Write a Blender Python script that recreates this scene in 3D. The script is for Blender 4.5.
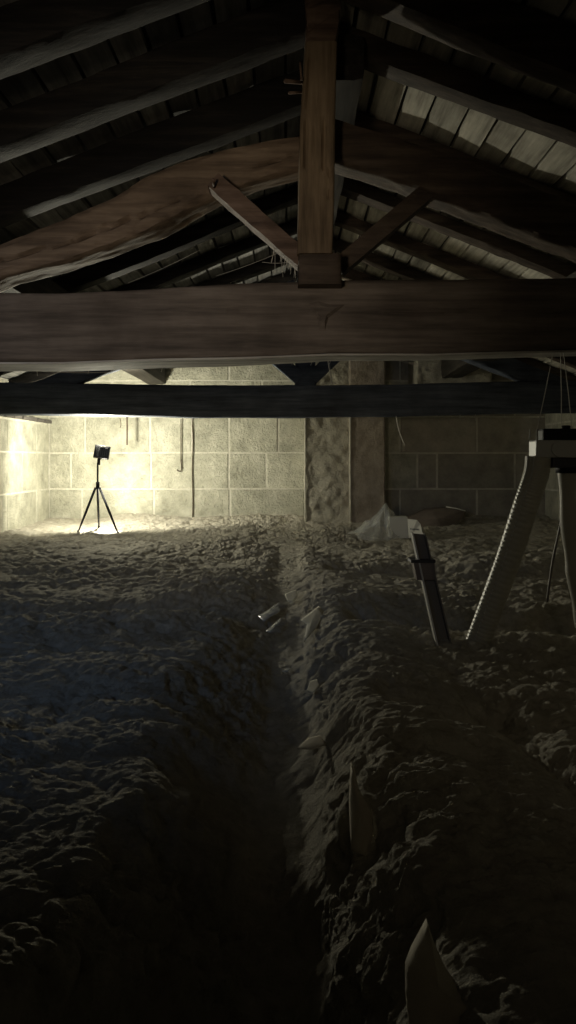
import bpy, bmesh, math, random
import numpy as np
from mathutils import Vector, Matrix

for o in list(bpy.data.objects): bpy.data.objects.remove(o)
S = bpy.context.scene
C = bpy.context.collection
random.seed(7)
RNG = np.random.RandomState(5)

# ------------------------------------------------------------------ camera, world, lights, exposure
EYE = 0.92            # height of the lens above the attic floor
F = 740.0             # focal length in pixels of the 576 x 1024 frame
HOR = 460.0           # horizon row
cam_d = bpy.data.cameras.new('camera'); cam = bpy.data.objects.new('camera', cam_d); C.objects.link(cam)
cam.location = (0, 0, EYE); cam.rotation_euler = (math.pi/2, 0, 0)
cam_d.sensor_width = 36; cam_d.lens = F/1024*36; cam_d.shift_y = (HOR-512)/1024
cam_d.clip_start = 0.02; cam_d.clip_end = 60
S.camera = cam
w = bpy.data.worlds.new('night'); S.world = w; w.use_nodes = True
w.node_tree.nodes['Background'].inputs[0].default_value = (0.02, 0.03, 0.05, 1)
w.node_tree.nodes['Background'].inputs[1].default_value = 0.2
S.view_settings.view_transform = 'Standard'; S.view_settings.look = 'None'
S.view_settings.gamma = 1; S.view_settings.exposure = 0.0; S.view_settings.use_curve_mapping = False
try:
    S.cycles.use_denoising = True
    S.cycles.max_bounces = 10; S.cycles.diffuse_bounces = 6; S.cycles.sample_clamp_indirect = 4.0
except Exception: pass

def area(name, loc, aim, size, energy, color):
    d = bpy.data.lights.new(name, 'AREA'); d.shape = 'DISK'; d.size = size; d.energy = energy; d.color = color
    o = bpy.data.objects.new(name, d); C.objects.link(o); o.location = loc
    o.rotation_euler = (Vector(aim)-Vector(loc)).to_track_quat('-Z', 'Y').to_euler(); return o
def spot(name, loc, aim, angle, blend, energy, color, r=0.02):
    d = bpy.data.lights.new(name, 'SPOT'); d.spot_size = math.radians(angle); d.spot_blend = blend
    d.energy = energy; d.color = color; d.shadow_soft_size = r
    o = bpy.data.objects.new(name, d); C.objects.link(o); o.location = loc
    o.rotation_euler = (Vector(aim)-Vector(loc)).to_track_quat('-Z', 'Y').to_euler(); return o
# unseen fills added on the camera side for the near beams and floor
spot('head_torch', (-0.60, -0.35, 1.0), (-0.38, 2.2, 1.38), 46, 1.0, 50.0, (1.0, 0.84, 0.60), 0.12)
spot('hatch_daylight', (-1.2, -0.5, 1.5), (-0.75, 3.2, 0.75), 60, 1.0, 34.0, (0.42, 0.62, 1.0), 0.25)  # added cool fill, stands in for the lamp's bluish veil
spot('hatch_warm', (0.35, -0.45, 1.6), (0.75, 2.3, 0.42), 50, 1.0, 5.0, (1.0, 0.84, 0.58), 0.25)
LX, LY, LZ = -1.33, 5.25, EYE+0.055      # centre of the work light's head
WARM = (1.0, 0.95, 0.75)

# ------------------------------------------------------------------ helpers
def P(px, py, d):      # a pixel of the photograph at a distance -> a world point
    return Vector(((px-288)*d/F, d, EYE+(HOR-py)*d/F))

def vnoise(x, y, z=0.0, seed=0):      # vectorised value noise, -1..1
    x = np.asarray(x, float); y = np.asarray(y, float); z = np.asarray(z, float)+np.zeros_like(x)
    xi = np.floor(x).astype(np.int64); yi = np.floor(y).astype(np.int64); zi = np.floor(z).astype(np.int64)
    fx, fy, fz = x-xi, y-yi, z-zi
    fx = fx*fx*(3-2*fx); fy = fy*fy*(3-2*fy); fz = fz*fz*(3-2*fz)
    def h(a, b, c):
        n = (a*374761393 + b*668265263 + c*2147483647 + seed*974634777) & 0xffffffff
        n = ((n ^ (n >> 13))*1274126177) & 0xffffffff
        n = ((n ^ (n >> 16))*2246822519) & 0xffffffff
        n = n ^ (n >> 15)
        return (n & 0xffffff)/float(0x7fffff)-1
    r = 0
    for a in (0, 1):
        wa = fx if a else 1-fx
        for b in (0, 1):
            wb = fy if b else 1-fy
            r = r + wa*wb*(h(xi+a, yi+b, zi)*(1-fz) + h(xi+a, yi+b, zi+1)*fz)
    return r
def fbm(x, y, z=0.0, octv=4, seed=0):
    r = 0; a = 1.0
    for k in range(octv):
        r = r + a*vnoise(np.asarray(x)*2**k, np.asarray(y)*2**k, np.asarray(z)*2**k, seed+k*17); a *= 0.5
    return r
def worley(x, y, seed=0):             # distance to the nearest and second nearest jittered cell centre
    xi = np.floor(x).astype(np.int64); yi = np.floor(y).astype(np.int64)
    f1 = np.full(x.shape, 9.0); f2 = np.full(x.shape, 9.0)
    for a in (-1, 0, 1):
        for b in (-1, 0, 1):
            cx, cy = xi+a, yi+b
            n = (cx*374761393 + cy*668265263 + seed*974634777) & 0xffffffff
            n = ((n ^ (n >> 13))*1274126177) & 0xffffffff
            n = n ^ (n >> 16)
            jx = (n & 1023)/1023.0; jy = ((n >> 10) & 1023)/1023.0
            d = np.hypot(cx+jx-x, cy+jy-y)
            f2 = np.minimum(f2, np.maximum(f1, d)); f1 = np.minimum(f1, d)
    return f1, f2

def link(name, me, mat=None, parent=None, **props):
    o = bpy.data.objects.new(name, me); C.objects.link(o)
    if mat is not None: me.materials.append(mat)
    if parent is not None: o.parent = parent
    for k, v in props.items(): o[k] = v
    return o
def mesh(name, verts, faces, smooth=False):
    me = bpy.data.meshes.new(name); me.from_pydata([tuple(v) for v in verts], [], faces); me.update()
    if smooth:
        me.polygons.foreach_set('use_smooth', [True]*len(me.polygons))
    return me
def empty(name, loc, label, cat, group=None):
    o = bpy.data.objects.new(name, None); C.objects.link(o); o.location = loc; o.empty_display_size = .05
    o['label'] = label; o['category'] = cat
    if group: o['group'] = group
    return o
def keep(o, parent):                  # parent a mesh built in world coordinates under a placed Empty
    o.parent = parent; o.location = -Vector(parent.location); return o
def grid_mesh(name, V, smooth=True, wrap=False):     # V: (n, m, 3)
    n, m = V.shape[:2]
    idx = np.arange(n*m).reshape(n, m)
    if wrap: idx = np.concatenate([idx, idx[:, :1]], 1)
    q = np.stack([idx[:-1, :-1], idx[:-1, 1:], idx[1:, 1:], idx[1:, :-1]], -1).reshape(-1, 4)
    me = bpy.data.meshes.new(name)
    me.vertices.add(n*m); me.vertices.foreach_set('co', V.reshape(-1).astype(np.float32))
    me.loops.add(q.size); me.loops.foreach_set('vertex_index', q.reshape(-1).astype(np.int32))
    me.polygons.add(len(q)); me.polygons.foreach_set('loop_start', np.arange(0, q.size, 4, dtype=np.int32))
    me.polygons.foreach_set('loop_total', np.full(len(q), 4, dtype=np.int32))
    me.update(calc_edges=True)
    me.polygons.foreach_set('use_smooth', np.full(len(q), smooth))
    return me

def member(name, axis, st, mat, parent=None, step=0.012, n=8, amp=0.003, seed=0, cracks=(), chamfer=0.012, base=None):
    """A hewn timber. axis 'x','y' or 'z'; st = stations (t, a0, a1, b0, b1): a is the first, b the second other axis.
    cracks: (t0, t1, b at t0, b at t1, depth, width) grooves in the a0 face."""
    st = sorted(st); ts = np.array([s[0] for s in st], float)
    T = np.arange(ts[0], ts[-1]+step*0.5, step) if (ts[-1]-ts[0]) > step else ts[[0, -1]]
    A0, A1, B0, B1 = [np.interp(T, ts, [s[k] for s in st]) for k in (1, 2, 3, 4)]
    ua = []
    for side in range(4):
        for k in range(n):
            u = k/n
            ua.append([(u, 0), (1, u), (1-u, 1), (0, 1-u)][side])
    ua = np.array(ua)
    W = (A1-A0)[:, None]; H = (B1-B0)[:, None]
    a = ua[None, :, 0]*W; b = ua[None, :, 1]*H
    c = np.minimum(chamfer, 0.45*np.minimum(W, H))         # round the corners
    da = np.minimum(a, W-a); db = np.minimum(b, H-b)
    ga = np.clip(c-da, 0, None); gb = np.clip(c-db, 0, None)
    fa = np.where(a < W/2, 1, -1); fb = np.where(b < H/2, 1, -1)
    corner = (ga > 0) & (gb > 0)
    a = a + np.where(corner, fa*gb*0.35, 0); b = b + np.where(corner, fb*ga*0.35, 0)
    AA = A0[:, None]+a; BB = B0[:, None]+b; TT = np.repeat(T[:, None], len(ua), 1)
    na = amp*(fbm(TT*3, AA*22, BB*22, 3, seed)+0.5*vnoise(TT*9, AA*60, BB*60, seed+3))
    nb = amp*(fbm(TT*3, AA*22+7, BB*22+9, 3, seed+5)+0.5*vnoise(TT*9+4, AA*60, BB*60, seed+6))
    AA = AA+na; BB = BB+nb
    for (t0, t1, c0, c1, dep, wid) in cracks:
        u = (TT-t0)/(t1-t0)
        line = c0+(c1-c0)*u + 0.004*vnoise(TT*14, TT*0, 0, seed+9)
        g = np.exp(-((BB-line)/wid)**2)*np.clip(np.minimum(u, 1-u)*8, 0, 1)*(u > 0)*(u < 1)
        AA = AA + np.where(ua[None, :, 0] < 0.01, g*dep, 0)
    if axis == 'x': V = np.stack([TT, AA, BB], -1)
    elif axis == 'y': V = np.stack([AA, TT, BB], -1)
    else: V = np.stack([BB, AA, TT], -1)
    me = grid_mesh(name, V, True, wrap=True)
    bm = bmesh.new(); bm.from_mesh(me); bm.verts.ensure_lookup_table()
    m = len(ua)
    bm.faces.new([bm.verts[k] for k in range(m)]); bm.faces.new([bm.verts[len(T)*m-1-k] for k in range(m)])
    bmesh.ops.recalc_face_normals(bm, faces=bm.faces[:]); bm.to_mesh(me); bm.free()
    me.set_sharp_from_angle(angle=math.radians(50)) if hasattr(me, 'set_sharp_from_angle') else None
    o = link(name, me, mat)
    if parent is not None: keep(o, parent)
    return o

def box_bm(bm, x0, x1, y0, y1, z0, z1, bev=0.0):
    r = bmesh.ops.create_cube(bm, size=1)
    for v in r['verts']:
        v.co = Vector(((x0+x1)/2+v.co.x*(x1-x0), (y0+y1)/2+v.co.y*(y1-y0), (z0+z1)/2+v.co.z*(z1-z0)))
    if bev:
        es = set(e for v in r['verts'] for e in v.link_edges)
        bmesh.ops.bevel(bm, geom=list(es), offset=bev, segments=2, affect='EDGES', profile=.6)
def box(name, x0, x1, y0, y1, z0, z1, mat, parent=None, bev=0.0, **pr):
    bm = bmesh.new(); box_bm(bm, x0, x1, y0, y1, z0, z1, bev)
    me = bpy.data.meshes.new(name); bm.to_mesh(me); bm.free()
    o = link(name, me, mat, **pr)
    if parent is not None: keep(o, parent)
    return o
def tube_bm(pts, rad, seg=8, rad_fn=None, caps=True):
    pts = [Vector(p) for p in pts]; V = []; up = Vector((0.13, 0.31, 0.94))
    for i, p in enumerate(pts):
        t = (pts[min(i+1, len(pts)-1)]-pts[max(i-1, 0)]).normalized()
        s = t.cross(up)
        if s.length < 1e-4: s = t.cross(Vector((1, 0, 0)))
        s.normalize(); u = s.cross(t)
        r = rad_fn(i/(len(pts)-1)) if rad_fn else rad
        V.append([p+s*math.cos(2*math.pi*k/seg)*r+u*math.sin(2*math.pi*k/seg)*r for k in range(seg)])
    verts = [v for ring in V for v in ring]
    F_ = []
    for i in range(len(pts)-1):
        for k in range(seg):
            F_.append((i*seg+k, i*seg+(k+1) % seg, (i+1)*seg+(k+1) % seg, (i+1)*seg+k))
    if caps:
        F_.append(tuple(range(seg))[::-1]); F_.append(tuple((len(pts)-1)*seg+k for k in range(seg)))
    return verts, F_
def tube(name, pts, rad, mat, parent=None, seg=8, rad_fn=None, **pr):
    v, f = tube_bm(pts, rad, seg, rad_fn)
    o = link(name, mesh(name, v, f, True), mat, **pr)
    if parent is not None: keep(o, parent)
    return o
def smooth_path(pts, n=40):
    pts = [Vector(p) for p in pts]; out = []
    q = [pts[0]*2-pts[1]]+pts+[pts[-1]*2-pts[-2]]
    per = max(2, n//(len(pts)-1))
    for i in range(1, len(q)-2):
        for k in range(per):
            t = k/per; a, b, c, d = q[i-1], q[i], q[i+1], q[i+2]
            out.append(0.5*((2*b)+(c-a)*t+(2*a-5*b+4*c-d)*t*t+(3*b-a-3*c+d)*t**3))
    out.append(pts[-1]); return out
def many_tubes(name, paths, mat, **pr):
    V = []; Fc = []
    for pts, r in paths:
        v, f = tube_bm(pts, r, 4); b = len(V); V += v; Fc += [tuple(b+i for i in q) for q in f]
    return link(name, mesh(name, V, Fc, True), mat, **pr)

# ------------------------------------------------------------------ materials
def mat(name, col, rough=0.8, spec=0.3):
    m = bpy.data.materials.new(name); m.use_nodes = True
    b = m.node_tree.nodes['Principled BSDF']
    b.inputs['Base Color'].default_value = (*col, 1); b.inputs['Roughness'].default_value = rough
    b.inputs['Specular IOR Level'].default_value = spec
    return m
def N(m, t, **kw):
    n = m.node_tree.nodes.new(t)
    for k, v in kw.items(): setattr(n, k, v)
    return n
def ramp(m, fac, stops):
    r = N(m, 'ShaderNodeValToRGB'); e = r.color_ramp.elements
    while len(e) < len(stops): e.new(0.5)
    for el, (p, c) in zip(e, stops): el.position = p; el.color = (*c, 1)
    m.node_tree.links.new(fac, r.inputs[0]); return r
def noise(m, vec, scale, detail=5, rough=0.6):
    n = N(m, 'ShaderNodeTexNoise'); n.inputs['Scale'].default_value = scale
    n.inputs['Detail'].default_value = detail; n.inputs['Roughness'].default_value = rough
    m.node_tree.links.new(vec, n.inputs['Vector']); return n
def bump(m, h, strength, dist):
    b = N(m, 'ShaderNodeBump'); b.inputs['Strength'].default_value = strength; b.inputs['Distance'].default_value = dist
    m.node_tree.links.new(h, b.inputs['Height'])
    m.node_tree.links.new(b.outputs[0], m.node_tree.nodes['Principled BSDF'].inputs['Normal']); return b
def mapping(m, scale):
    tc = N(m, 'ShaderNodeTexCoord'); mp = N(m, 'ShaderNodeMapping'); mp.inputs['Scale'].default_value = scale
    m.node_tree.links.new(tc.outputs['Object'], mp.inputs['Vector']); return tc.outputs['Object'], mp.outputs[0]
def wood(name, dark, light, axis, rough=0.75, rand=0.0):
    m = mat(name, dark, rough, 0.25); L = m.node_tree.links
    sc = {'x': (1.2, 16, 16), 'y': (16, 1.2, 16), 'z': (16, 16, 1.2)}[axis]
    raw, mp = mapping(m, sc)
    g = noise(m, mp, 2.2, 8, 0.65); blot = noise(m, raw, 4.5, 4, 0.6)
    r = ramp(m, g.outputs['Fac'], [(0.3, [c*0.45 for c in dark]), (0.5, dark), (0.72, light)])
    mx = N(m, 'ShaderNodeMix', data_type='RGBA', blend_type='MULTIPLY'); mx.inputs[0].default_value = 0.7
    r2 = ramp(m, blot.outputs['Fac'], [(0.3, (0.45, 0.43, 0.42)), (0.65, (1, 1, 1))])
    L.new(r.outputs[0], mx.inputs[6]); L.new(r2.outputs[0], mx.inputs[7])
    out = mx.outputs[2]
    if rand:
        oi = N(m, 'ShaderNodeObjectInfo'); hs = N(m, 'ShaderNodeHueSaturation'); mr = N(m, 'ShaderNodeMapRange')
        mr.inputs[3].default_value = 1-rand; mr.inputs[4].default_value = 1+rand
        L.new(oi.outputs['Random'], mr.inputs[0]); L.new(mr.outputs[0], hs.inputs['Value']); L.new(out, hs.inputs['Color']); out = hs.outputs[0]
    L.new(out, m.node_tree.nodes['Principled BSDF'].inputs['Base Color'])
    bump(m, g.outputs['Fac'], 0.6, 0.004)
    return m
def mottled(name, stops, scale, bs=0.5, bd=0.004, rough=0.95, rand=0.0, detail=8):
    m = mat(name, stops[0][1], rough, 0.15); L = m.node_tree.links
    raw, _ = mapping(m, (1, 1, 1))
    n1 = noise(m, raw, scale, detail, 0.68); n2 = noise(m, raw, scale*7, 6, 0.7)
    r = ramp(m, n1.outputs['Fac'], stops); out = r.outputs[0]
    if rand:
        oi = N(m, 'ShaderNodeObjectInfo'); hs = N(m, 'ShaderNodeHueSaturation'); mr = N(m, 'ShaderNodeMapRange')
        mr.inputs[3].default_value = 1-rand; mr.inputs[4].default_value = 1+rand
        L.new(oi.outputs['Random'], mr.inputs[0]); L.new(mr.outputs[0], hs.inputs['Value']); L.new(out, hs.inputs['Color']); out = hs.outputs[0]
    L.new(out, m.node_tree.nodes['Principled BSDF'].inputs['Base Color'])
    ad = N(m, 'ShaderNodeMath', operation='ADD'); L.new(n1.outputs['Fac'], ad.inputs[0]); L.new(n2.outputs['Fac'], ad.inputs[1])
    bump(m, ad.outputs[0], bs, bd)
    return m
M = {
 'tie': wood('old_brown_oak', (0.16, 0.128, 0.104), (0.25, 0.205, 0.17), 'x'),
 'tie_dark': wood('smoky_grey_timber', (0.085, 0.10, 0.135), (0.14, 0.16, 0.20), 'x'),  # navy flare veil put into the timber's colour
 'post': wood('sawn_orange_timber', (0.25, 0.180, 0.115), (0.40, 0.30, 0.20), 'z', rand=0.05),
 'brace': wood('red_brown_timber', (0.18, 0.120, 0.09), (0.30, 0.21, 0.165), 'x'),
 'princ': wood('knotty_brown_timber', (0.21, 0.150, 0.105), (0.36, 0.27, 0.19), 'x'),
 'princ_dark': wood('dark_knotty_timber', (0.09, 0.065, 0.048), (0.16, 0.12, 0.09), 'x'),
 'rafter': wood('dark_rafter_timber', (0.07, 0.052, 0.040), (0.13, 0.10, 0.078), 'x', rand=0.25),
 'rafter_dark': wood('sooty_rafter_timber', (0.018, 0.016, 0.015), (0.05, 0.043, 0.038), 'x', rand=0.25),  # left rafters darkened, the shade put into their colour
 'pale': wood('pale_dusty_batten', (0.50, 0.47, 0.42), (0.68, 0.65, 0.58), 'x'),  # bright rim of light under the beam, put into the batten's colour
 'purlin': wood('dark_purlin_timber', (0.03, 0.026, 0.022), (0.07, 0.06, 0.05), 'y'),
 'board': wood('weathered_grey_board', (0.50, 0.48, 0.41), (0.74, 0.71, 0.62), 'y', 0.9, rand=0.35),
 'board_grey': wood('soot_grey_board', (0.27, 0.27, 0.26), (0.42, 0.42, 0.40), 'y', 0.9, rand=0.4),  # dimness of the left slope put into a darker board colour
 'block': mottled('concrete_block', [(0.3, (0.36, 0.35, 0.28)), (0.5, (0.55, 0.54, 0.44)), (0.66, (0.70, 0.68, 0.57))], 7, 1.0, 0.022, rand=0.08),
 'block_dim': mottled('sooty_concrete_block', [(0.3, (0.30, 0.28, 0.24)), (0.55, (0.42, 0.39, 0.33)), (0.75, (0.50, 0.47, 0.40))], 9, 0.8, 0.008, rand=0.12),  # chimney's cast shade on the far wall's right part, put into the colour
 'mortar': mottled('pale_mortar', [(0.3, (0.55, 0.53, 0.45)), (0.7, (0.78, 0.76, 0.66))], 22, 0.8, 0.006),
 'render': mottled('rough_render', [(0.3, (0.34, 0.32, 0.26)), (0.5, (0.48, 0.45, 0.37)), (0.68, (0.62, 0.59, 0.49))], 11, 1.0, 0.022),
 'render_brown': mottled('brown_rough_render', [(0.3, (0.24, 0.20, 0.16)), (0.6, (0.38, 0.33, 0.27))], 10, 0.8, 0.012),
 'wool': mottled('blown_mineral_wool', [(0.3, (0.34, 0.31, 0.25)), (0.55, (0.47, 0.44, 0.37)), (0.75, (0.58, 0.55, 0.47))], 26, 1.0, 0.006, 1.0, detail=10),
 'deck': mat('roofing_felt', (0.05, 0.05, 0.05), 0.9),
 'slab': mat('attic_floor_slab', (0.12, 0.11, 0.10), 0.9),
 'black': mat('matt_black_metal', (0.008, 0.008, 0.009), 0.6, 0.2),
 'graphite': mat('graphite_plastic', (0.03, 0.03, 0.034), 0.5, 0.5),
 'grey_plastic': mat('grey_plastic', (0.33, 0.33, 0.31), 0.4, 0.5),
 'white_plastic': mat('white_plastic', (0.42, 0.42, 0.39), 0.45, 0.5),
 'duct': mat('grey_ribbed_duct', (0.40, 0.38, 0.31), 0.42, 0.5),
 'duct2': mat('grey_smooth_duct', (0.34, 0.32, 0.27), 0.5, 0.5),
 'steel': mat('dull_galvanised_steel', (0.55, 0.53, 0.48), 0.45, 0.5),
 'dark_steel': mat('dark_steel', (0.15, 0.135, 0.12), 0.5, 0.5),
 'rust': mat('rusty_wire', (0.07, 0.05, 0.035), 0.8),
 'cord': mat('pale_cord', (0.55, 0.53, 0.48), 0.8),
 'web': mat('dusty_cobweb', (0.60, 0.58, 0.52), 0.9),
 'carton': mat('white_carton', (0.80, 0.79, 0.72), 0.7),
 'ink': mat('grey_ink', (0.10, 0.10, 0.10), 0.7),
 'paper': mottled('pale_paper_sheet', [(0.3, (0.50, 0.45, 0.36)), (0.7, (0.62, 0.57, 0.47))], 14, 0.2, 0.002, 0.8),
 'card': mottled('beige_card', [(0.3, (0.66, 0.63, 0.52)), (0.7, (0.78, 0.75, 0.64))], 30, 0.2, 0.002, 0.8),
 'sheet': mottled('brown_grey_sheet', [(0.3, (0.16, 0.13, 0.11)), (0.7, (0.24, 0.20, 0.17))], 12, 0.2, 0.002, 0.6),
}
def film_mat(name, alpha, col=(0.8, 0.82, 0.8)):
    m = mat(name, col, 0.22, 0.7); b = m.node_tree.nodes['Principled BSDF']; b.inputs['Alpha'].default_value = alpha
    return m
M['film'] = film_mat('milky_polythene', 0.26); M['gloss'] = film_mat('glossy_polythene', 0.75, (0.62, 0.64, 0.66))
lm = bpy.data.materials.new('lit_lens'); lm.use_nodes = True
b_ = lm.node_tree.nodes['Principled BSDF']; b_.inputs['Emission Color'].default_value = (*WARM, 1); b_.inputs['Emission Strength'].default_value = 25
M['lens'] = lm

# ------------------------------------------------------------------ the setting
XL, XR, YF, YN = -2.0, 2.15, 6.2, -1.5
RX, RZ, SL = 0.10, EYE+1.40, 0.39          # ridge line and pitch of the underside of the roof boards
def roofz(x): return RZ-SL*abs(x-RX)
box('floor', XL-.2, XR+.2, YN-.2, YF+.2, -0.1, 0.0, M['slab'], kind='structure')
# roof covering: a pitched shell over the boards
T_ = 0.07
xs = [XL-.25, RX, XR+.25]
pv = [(x, y, roofz(x)+0.03+t) for y in (YN-.2, YF+.25) for t in (0, T_) for x in xs]
pf = [(0, 6, 7, 1), (1, 7, 8, 2), (3, 4, 10, 9), (4, 5, 11, 10), (0, 1, 4, 3), (1, 2, 5, 4), (6, 9, 10, 7), (7, 10, 11, 8), (0, 3, 9, 6), (2, 8, 11, 5)]
ceiling = link('ceiling', mesh('ceiling', pv, pf), M['deck'], kind='structure')
RL = [-1.1, -.55, 0, .45, .9, 1.34, 1.77, 2.16, 2.58, 3.12, 3.69, 4.2, 4.75, 5.3, 5.85]
RR = [-1.1, -.55, 0, .5, 1.0, 1.48, 1.93, 2.30, 2.81, 3.46, 3.93, 4.4, 4.88, 5.4, 5.87]
# underside boards running away from the camera, one row after another down each slope
cosr = 1/math.hypot(1, SL)
for side, RFS in ((-1, RL), (1, RR)):
    s = 0.012; row = 0
    smax = ((RX-XL) if side < 0 else (XR-RX))/cosr+0.08
    while s < smax:
        wd = random.uniform(0.095, 0.118)
        cuts = [YN]+sorted(random.sample([r+0.04 for r in RFS[2:-1]], 3))+[YF-.003]
        for y0, y1 in zip(cuts[:-1], cuts[1:]):
            off = random.uniform(-0.002, 0.010); tw = random.uniform(-.004, .004)
            ny = max(3, int((y1-y0)/0.16)); vs = []; fs = []
            for i in range(ny+1):
                y = y0+.002+(y1-y0-.004)*i/ny
                e0 = s+.002+random.uniform(0, .005); e1 = s+wd-.002-random.uniform(0, .005)
                dz = off+random.uniform(-.0015, .0015)
                for (e, q) in ((e0, dz+tw), (e1, dz-tw), (e1, dz-tw+.02), (e0, dz+tw+.02)):
                    x = RX+side*(e*cosr); vs.append((x, y, RZ-SL*e*cosr+q))
                if i:
                    a = (i-1)*4; b = i*4
                    for k in range(4): fs.append((a+k, a+(k+1) % 4, b+(k+1) % 4, b+k))
            fs += [(0, 1, 2, 3), (ny*4+3, ny*4+2, ny*4+1, ny*4)]
            me = mesh('roof_board', vs, fs)
            bm = bmesh.new(); bm.from_mesh(me); bmesh.ops.recalc_face_normals(bm, faces=bm.faces[:]); bm.to_mesh(me); bm.free()
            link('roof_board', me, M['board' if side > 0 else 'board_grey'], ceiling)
        s += wd+0.004; row += 1
for side, RFS in ((-1, RL), (1, RR)):
    for i, y in enumerate(RFS):
        wd = random.uniform(.085, .10); hh = (random.uniform(.118, .13) if y < 3.5 else .08) if side < 0 else (.128 if abs(y-1.93) < .01 else random.uniform(.068, .08)); st = []
        a, b = (XL-.02, RX-.004) if side < 0 else (RX+.004, XR+.02)
        for k in range(9):
            x = a+(b-a)*k/8; z = roofz(x)-.004; dy = 0.006*math.sin(k*1.3+i*2)
            hv = hh+0.008*math.sin(k*0.9+i)
            st.append((x, y+dy, y+dy+wd, z-hv, z))
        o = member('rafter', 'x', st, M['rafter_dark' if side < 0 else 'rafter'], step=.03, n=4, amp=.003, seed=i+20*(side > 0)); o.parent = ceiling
# ridge timber and one purlin per slope, resting on the trusses
def ydir(name, x0, x1, z0, z1, sd, ya=YN+.01):
    o = member(name, 'y', [(ya, x0, x1, z0, z1), (ya+.8, x0+.008, x1+.004, z0-.01, z1-.0), (4.3, x0-.006, x1, z0+.006, z1), (YF-.01, x0, x1, z0, z1)],
               M['purlin'], step=.04, n=5, amp=.004, seed=sd); o.parent = ceiling; return o
ydir('ridge_beam', RX-.02, RX+.13, RZ-.24, RZ-.105, 3, 2.255)
ydir('purlin', -1.18, -1.02, roofz(-1.1)-.30, roofz(-1.18)-.115, 4)
ydir('purlin', 1.20, 1.36, roofz(1.28)-.30, roofz(1.36)-.115, 5)

# walls made of blocks over a mortar core; each block its own piece
def clip(poly, f):                     # keep the part of a polygon where f(x, z) >= 0 (f linear)
    out = []
    for i in range(len(poly)):
        a, b = poly[i], poly[(i+1) % len(poly)]; fa, fb = f(*a), f(*b)
        if fa >= 0: out.append(a)
        if (fa >= 0) != (fb >= 0):
            t = fa/(fa-fb); out.append((a[0]+(b[0]-a[0])*t, a[1]+(b[1]-a[1])*t))
    return out
def prism(name, poly, to3, d0, d1, mat_, parent, inset=0.006):
    cx = sum(p[0] for p in poly)/len(poly); cz = sum(p[1] for p in poly)/len(poly)
    n = len(poly); vs = []
    mid = d0+(d1-d0)*0.3
    for (dd, ins) in ((d0, inset), (mid, 0), (d1, 0)):
        for (x, z) in poly:
            l = math.hypot(x-cx, z-cz) or 1
            vs.append(to3(x-(x-cx)/l*ins, z-(z-cz)/l*ins, dd+(random.uniform(-.0012, .0012) if ins else 0)))
    fs = [tuple(range(n))]+[(r*n+i, (r+1)*n+i, (r+1)*n+(i+1) % n, r*n+(i+1) % n) for r in (0, 1) for i in range(n)]
    me = mesh(name, vs, fs)
    bm = bmesh.new(); bm.from_mesh(me)
    bmesh.ops.recalc_face_normals(bm, faces=bm.faces[:])
    # open back is inside the core; make sure the front looks into the room
    bm.to_mesh(me); bm.free()
    o = link(name, me, mat_, parent); return o
J = 0.006
def blocks(parent, rows, to3, front, roof=None, dim=lambda x: False):
    for (z0, z1, js) in rows:
        for a, b in zip(js[:-1], js[1:]):
            poly = [(a+J, z0+J), (b-J, z0+J), (b-J, z1-J), (a+J, z1-J)]
            if roof:
                poly = clip(poly, lambda x, z: RZ-SL*(x-RX)-.01-z); poly = clip(poly, lambda x, z: RZ+SL*(x-RX)-.01-z)
            if len(poly) < 3: continue
            ar = abs(sum(poly[i][0]*poly[(i+1) % len(poly)][1]-poly[(i+1) % len(poly)][0]*poly[i][1] for i in range(len(poly))))/2
            if ar < 0.004: continue
            off = random.uniform(-.003, .003)
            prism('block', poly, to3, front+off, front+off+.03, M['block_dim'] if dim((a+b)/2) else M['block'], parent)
def gable(name, y0, y1, m):
    ps = [(XL-.15, 0), (XR+.15, 0), (XR+.15, roofz(XR+.15)), (RX, RZ), (XL-.15, roofz(XL-.15))]
    vs = [(x, y, z) for y in (y0, y1) for (x, z) in ps]
    fs = [(0, 1, 2, 3, 4), (9, 8, 7, 6, 5)]+[(i, 5+i, 5+(i+1) % 5, (i+1) % 5) for i in range(5)]
    return link(name, mesh(name, vs, fs), m, kind='structure')
wf = gable('wall_far', YF+.005, YF+.2, M['mortar'])
wn = gable('wall_near', YN-.2, YN, M['render_brown'])
def px2x(p, d=YF): return (p-288)*d/F
def js(pxs, left, right, step):
    a = [px2x(p) for p in pxs]
    while a[0]-step > left+.12: a.insert(0, a[0]-step)
    a.insert(0, left)
    while a[-1]+step < right-.12: a.append(a[-1]+step)
    return a+[right]
zr = [0.073, 0.375, 0.677, 0.979, 1.281, 1.583, 1.885, 2.187, 2.40]
S_ = 0.635
LJ = [js([118, 192, 230, 305], XL, px2x(400), S_), js([82, 154, 230, 305], XL, px2x(400), S_), js([71, 151, 229, 266], XL, px2x(437), S_),
      js([85, 150, 192, 229, 278], XL, px2x(400), S_), js([112, 190, 262], XL, px2x(437), S_), js([150, 229], XL, px2x(400), S_), js([190], XL, px2x(437), S_), js([229], XL, px2x(400), S_)]
for i in range(8):
    right = ([px2x(p) for p in (477, 554)] if i % 2 == 1 else [px2x(p) for p in (515,)])
    if i % 2 == 1: seq = LJ[i]+right+[XR]
    else: seq = LJ[i]+right+[XR]
    seq = [s for k, s in enumerate(seq) if k == 0 or s-seq[k-1] > .05]
    blocks(wf, [(zr[i], zr[i+1], seq)], lambda x, z, d: (x, d, z), YF, roof=True, dim=lambda x: x > 0.8)
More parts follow.
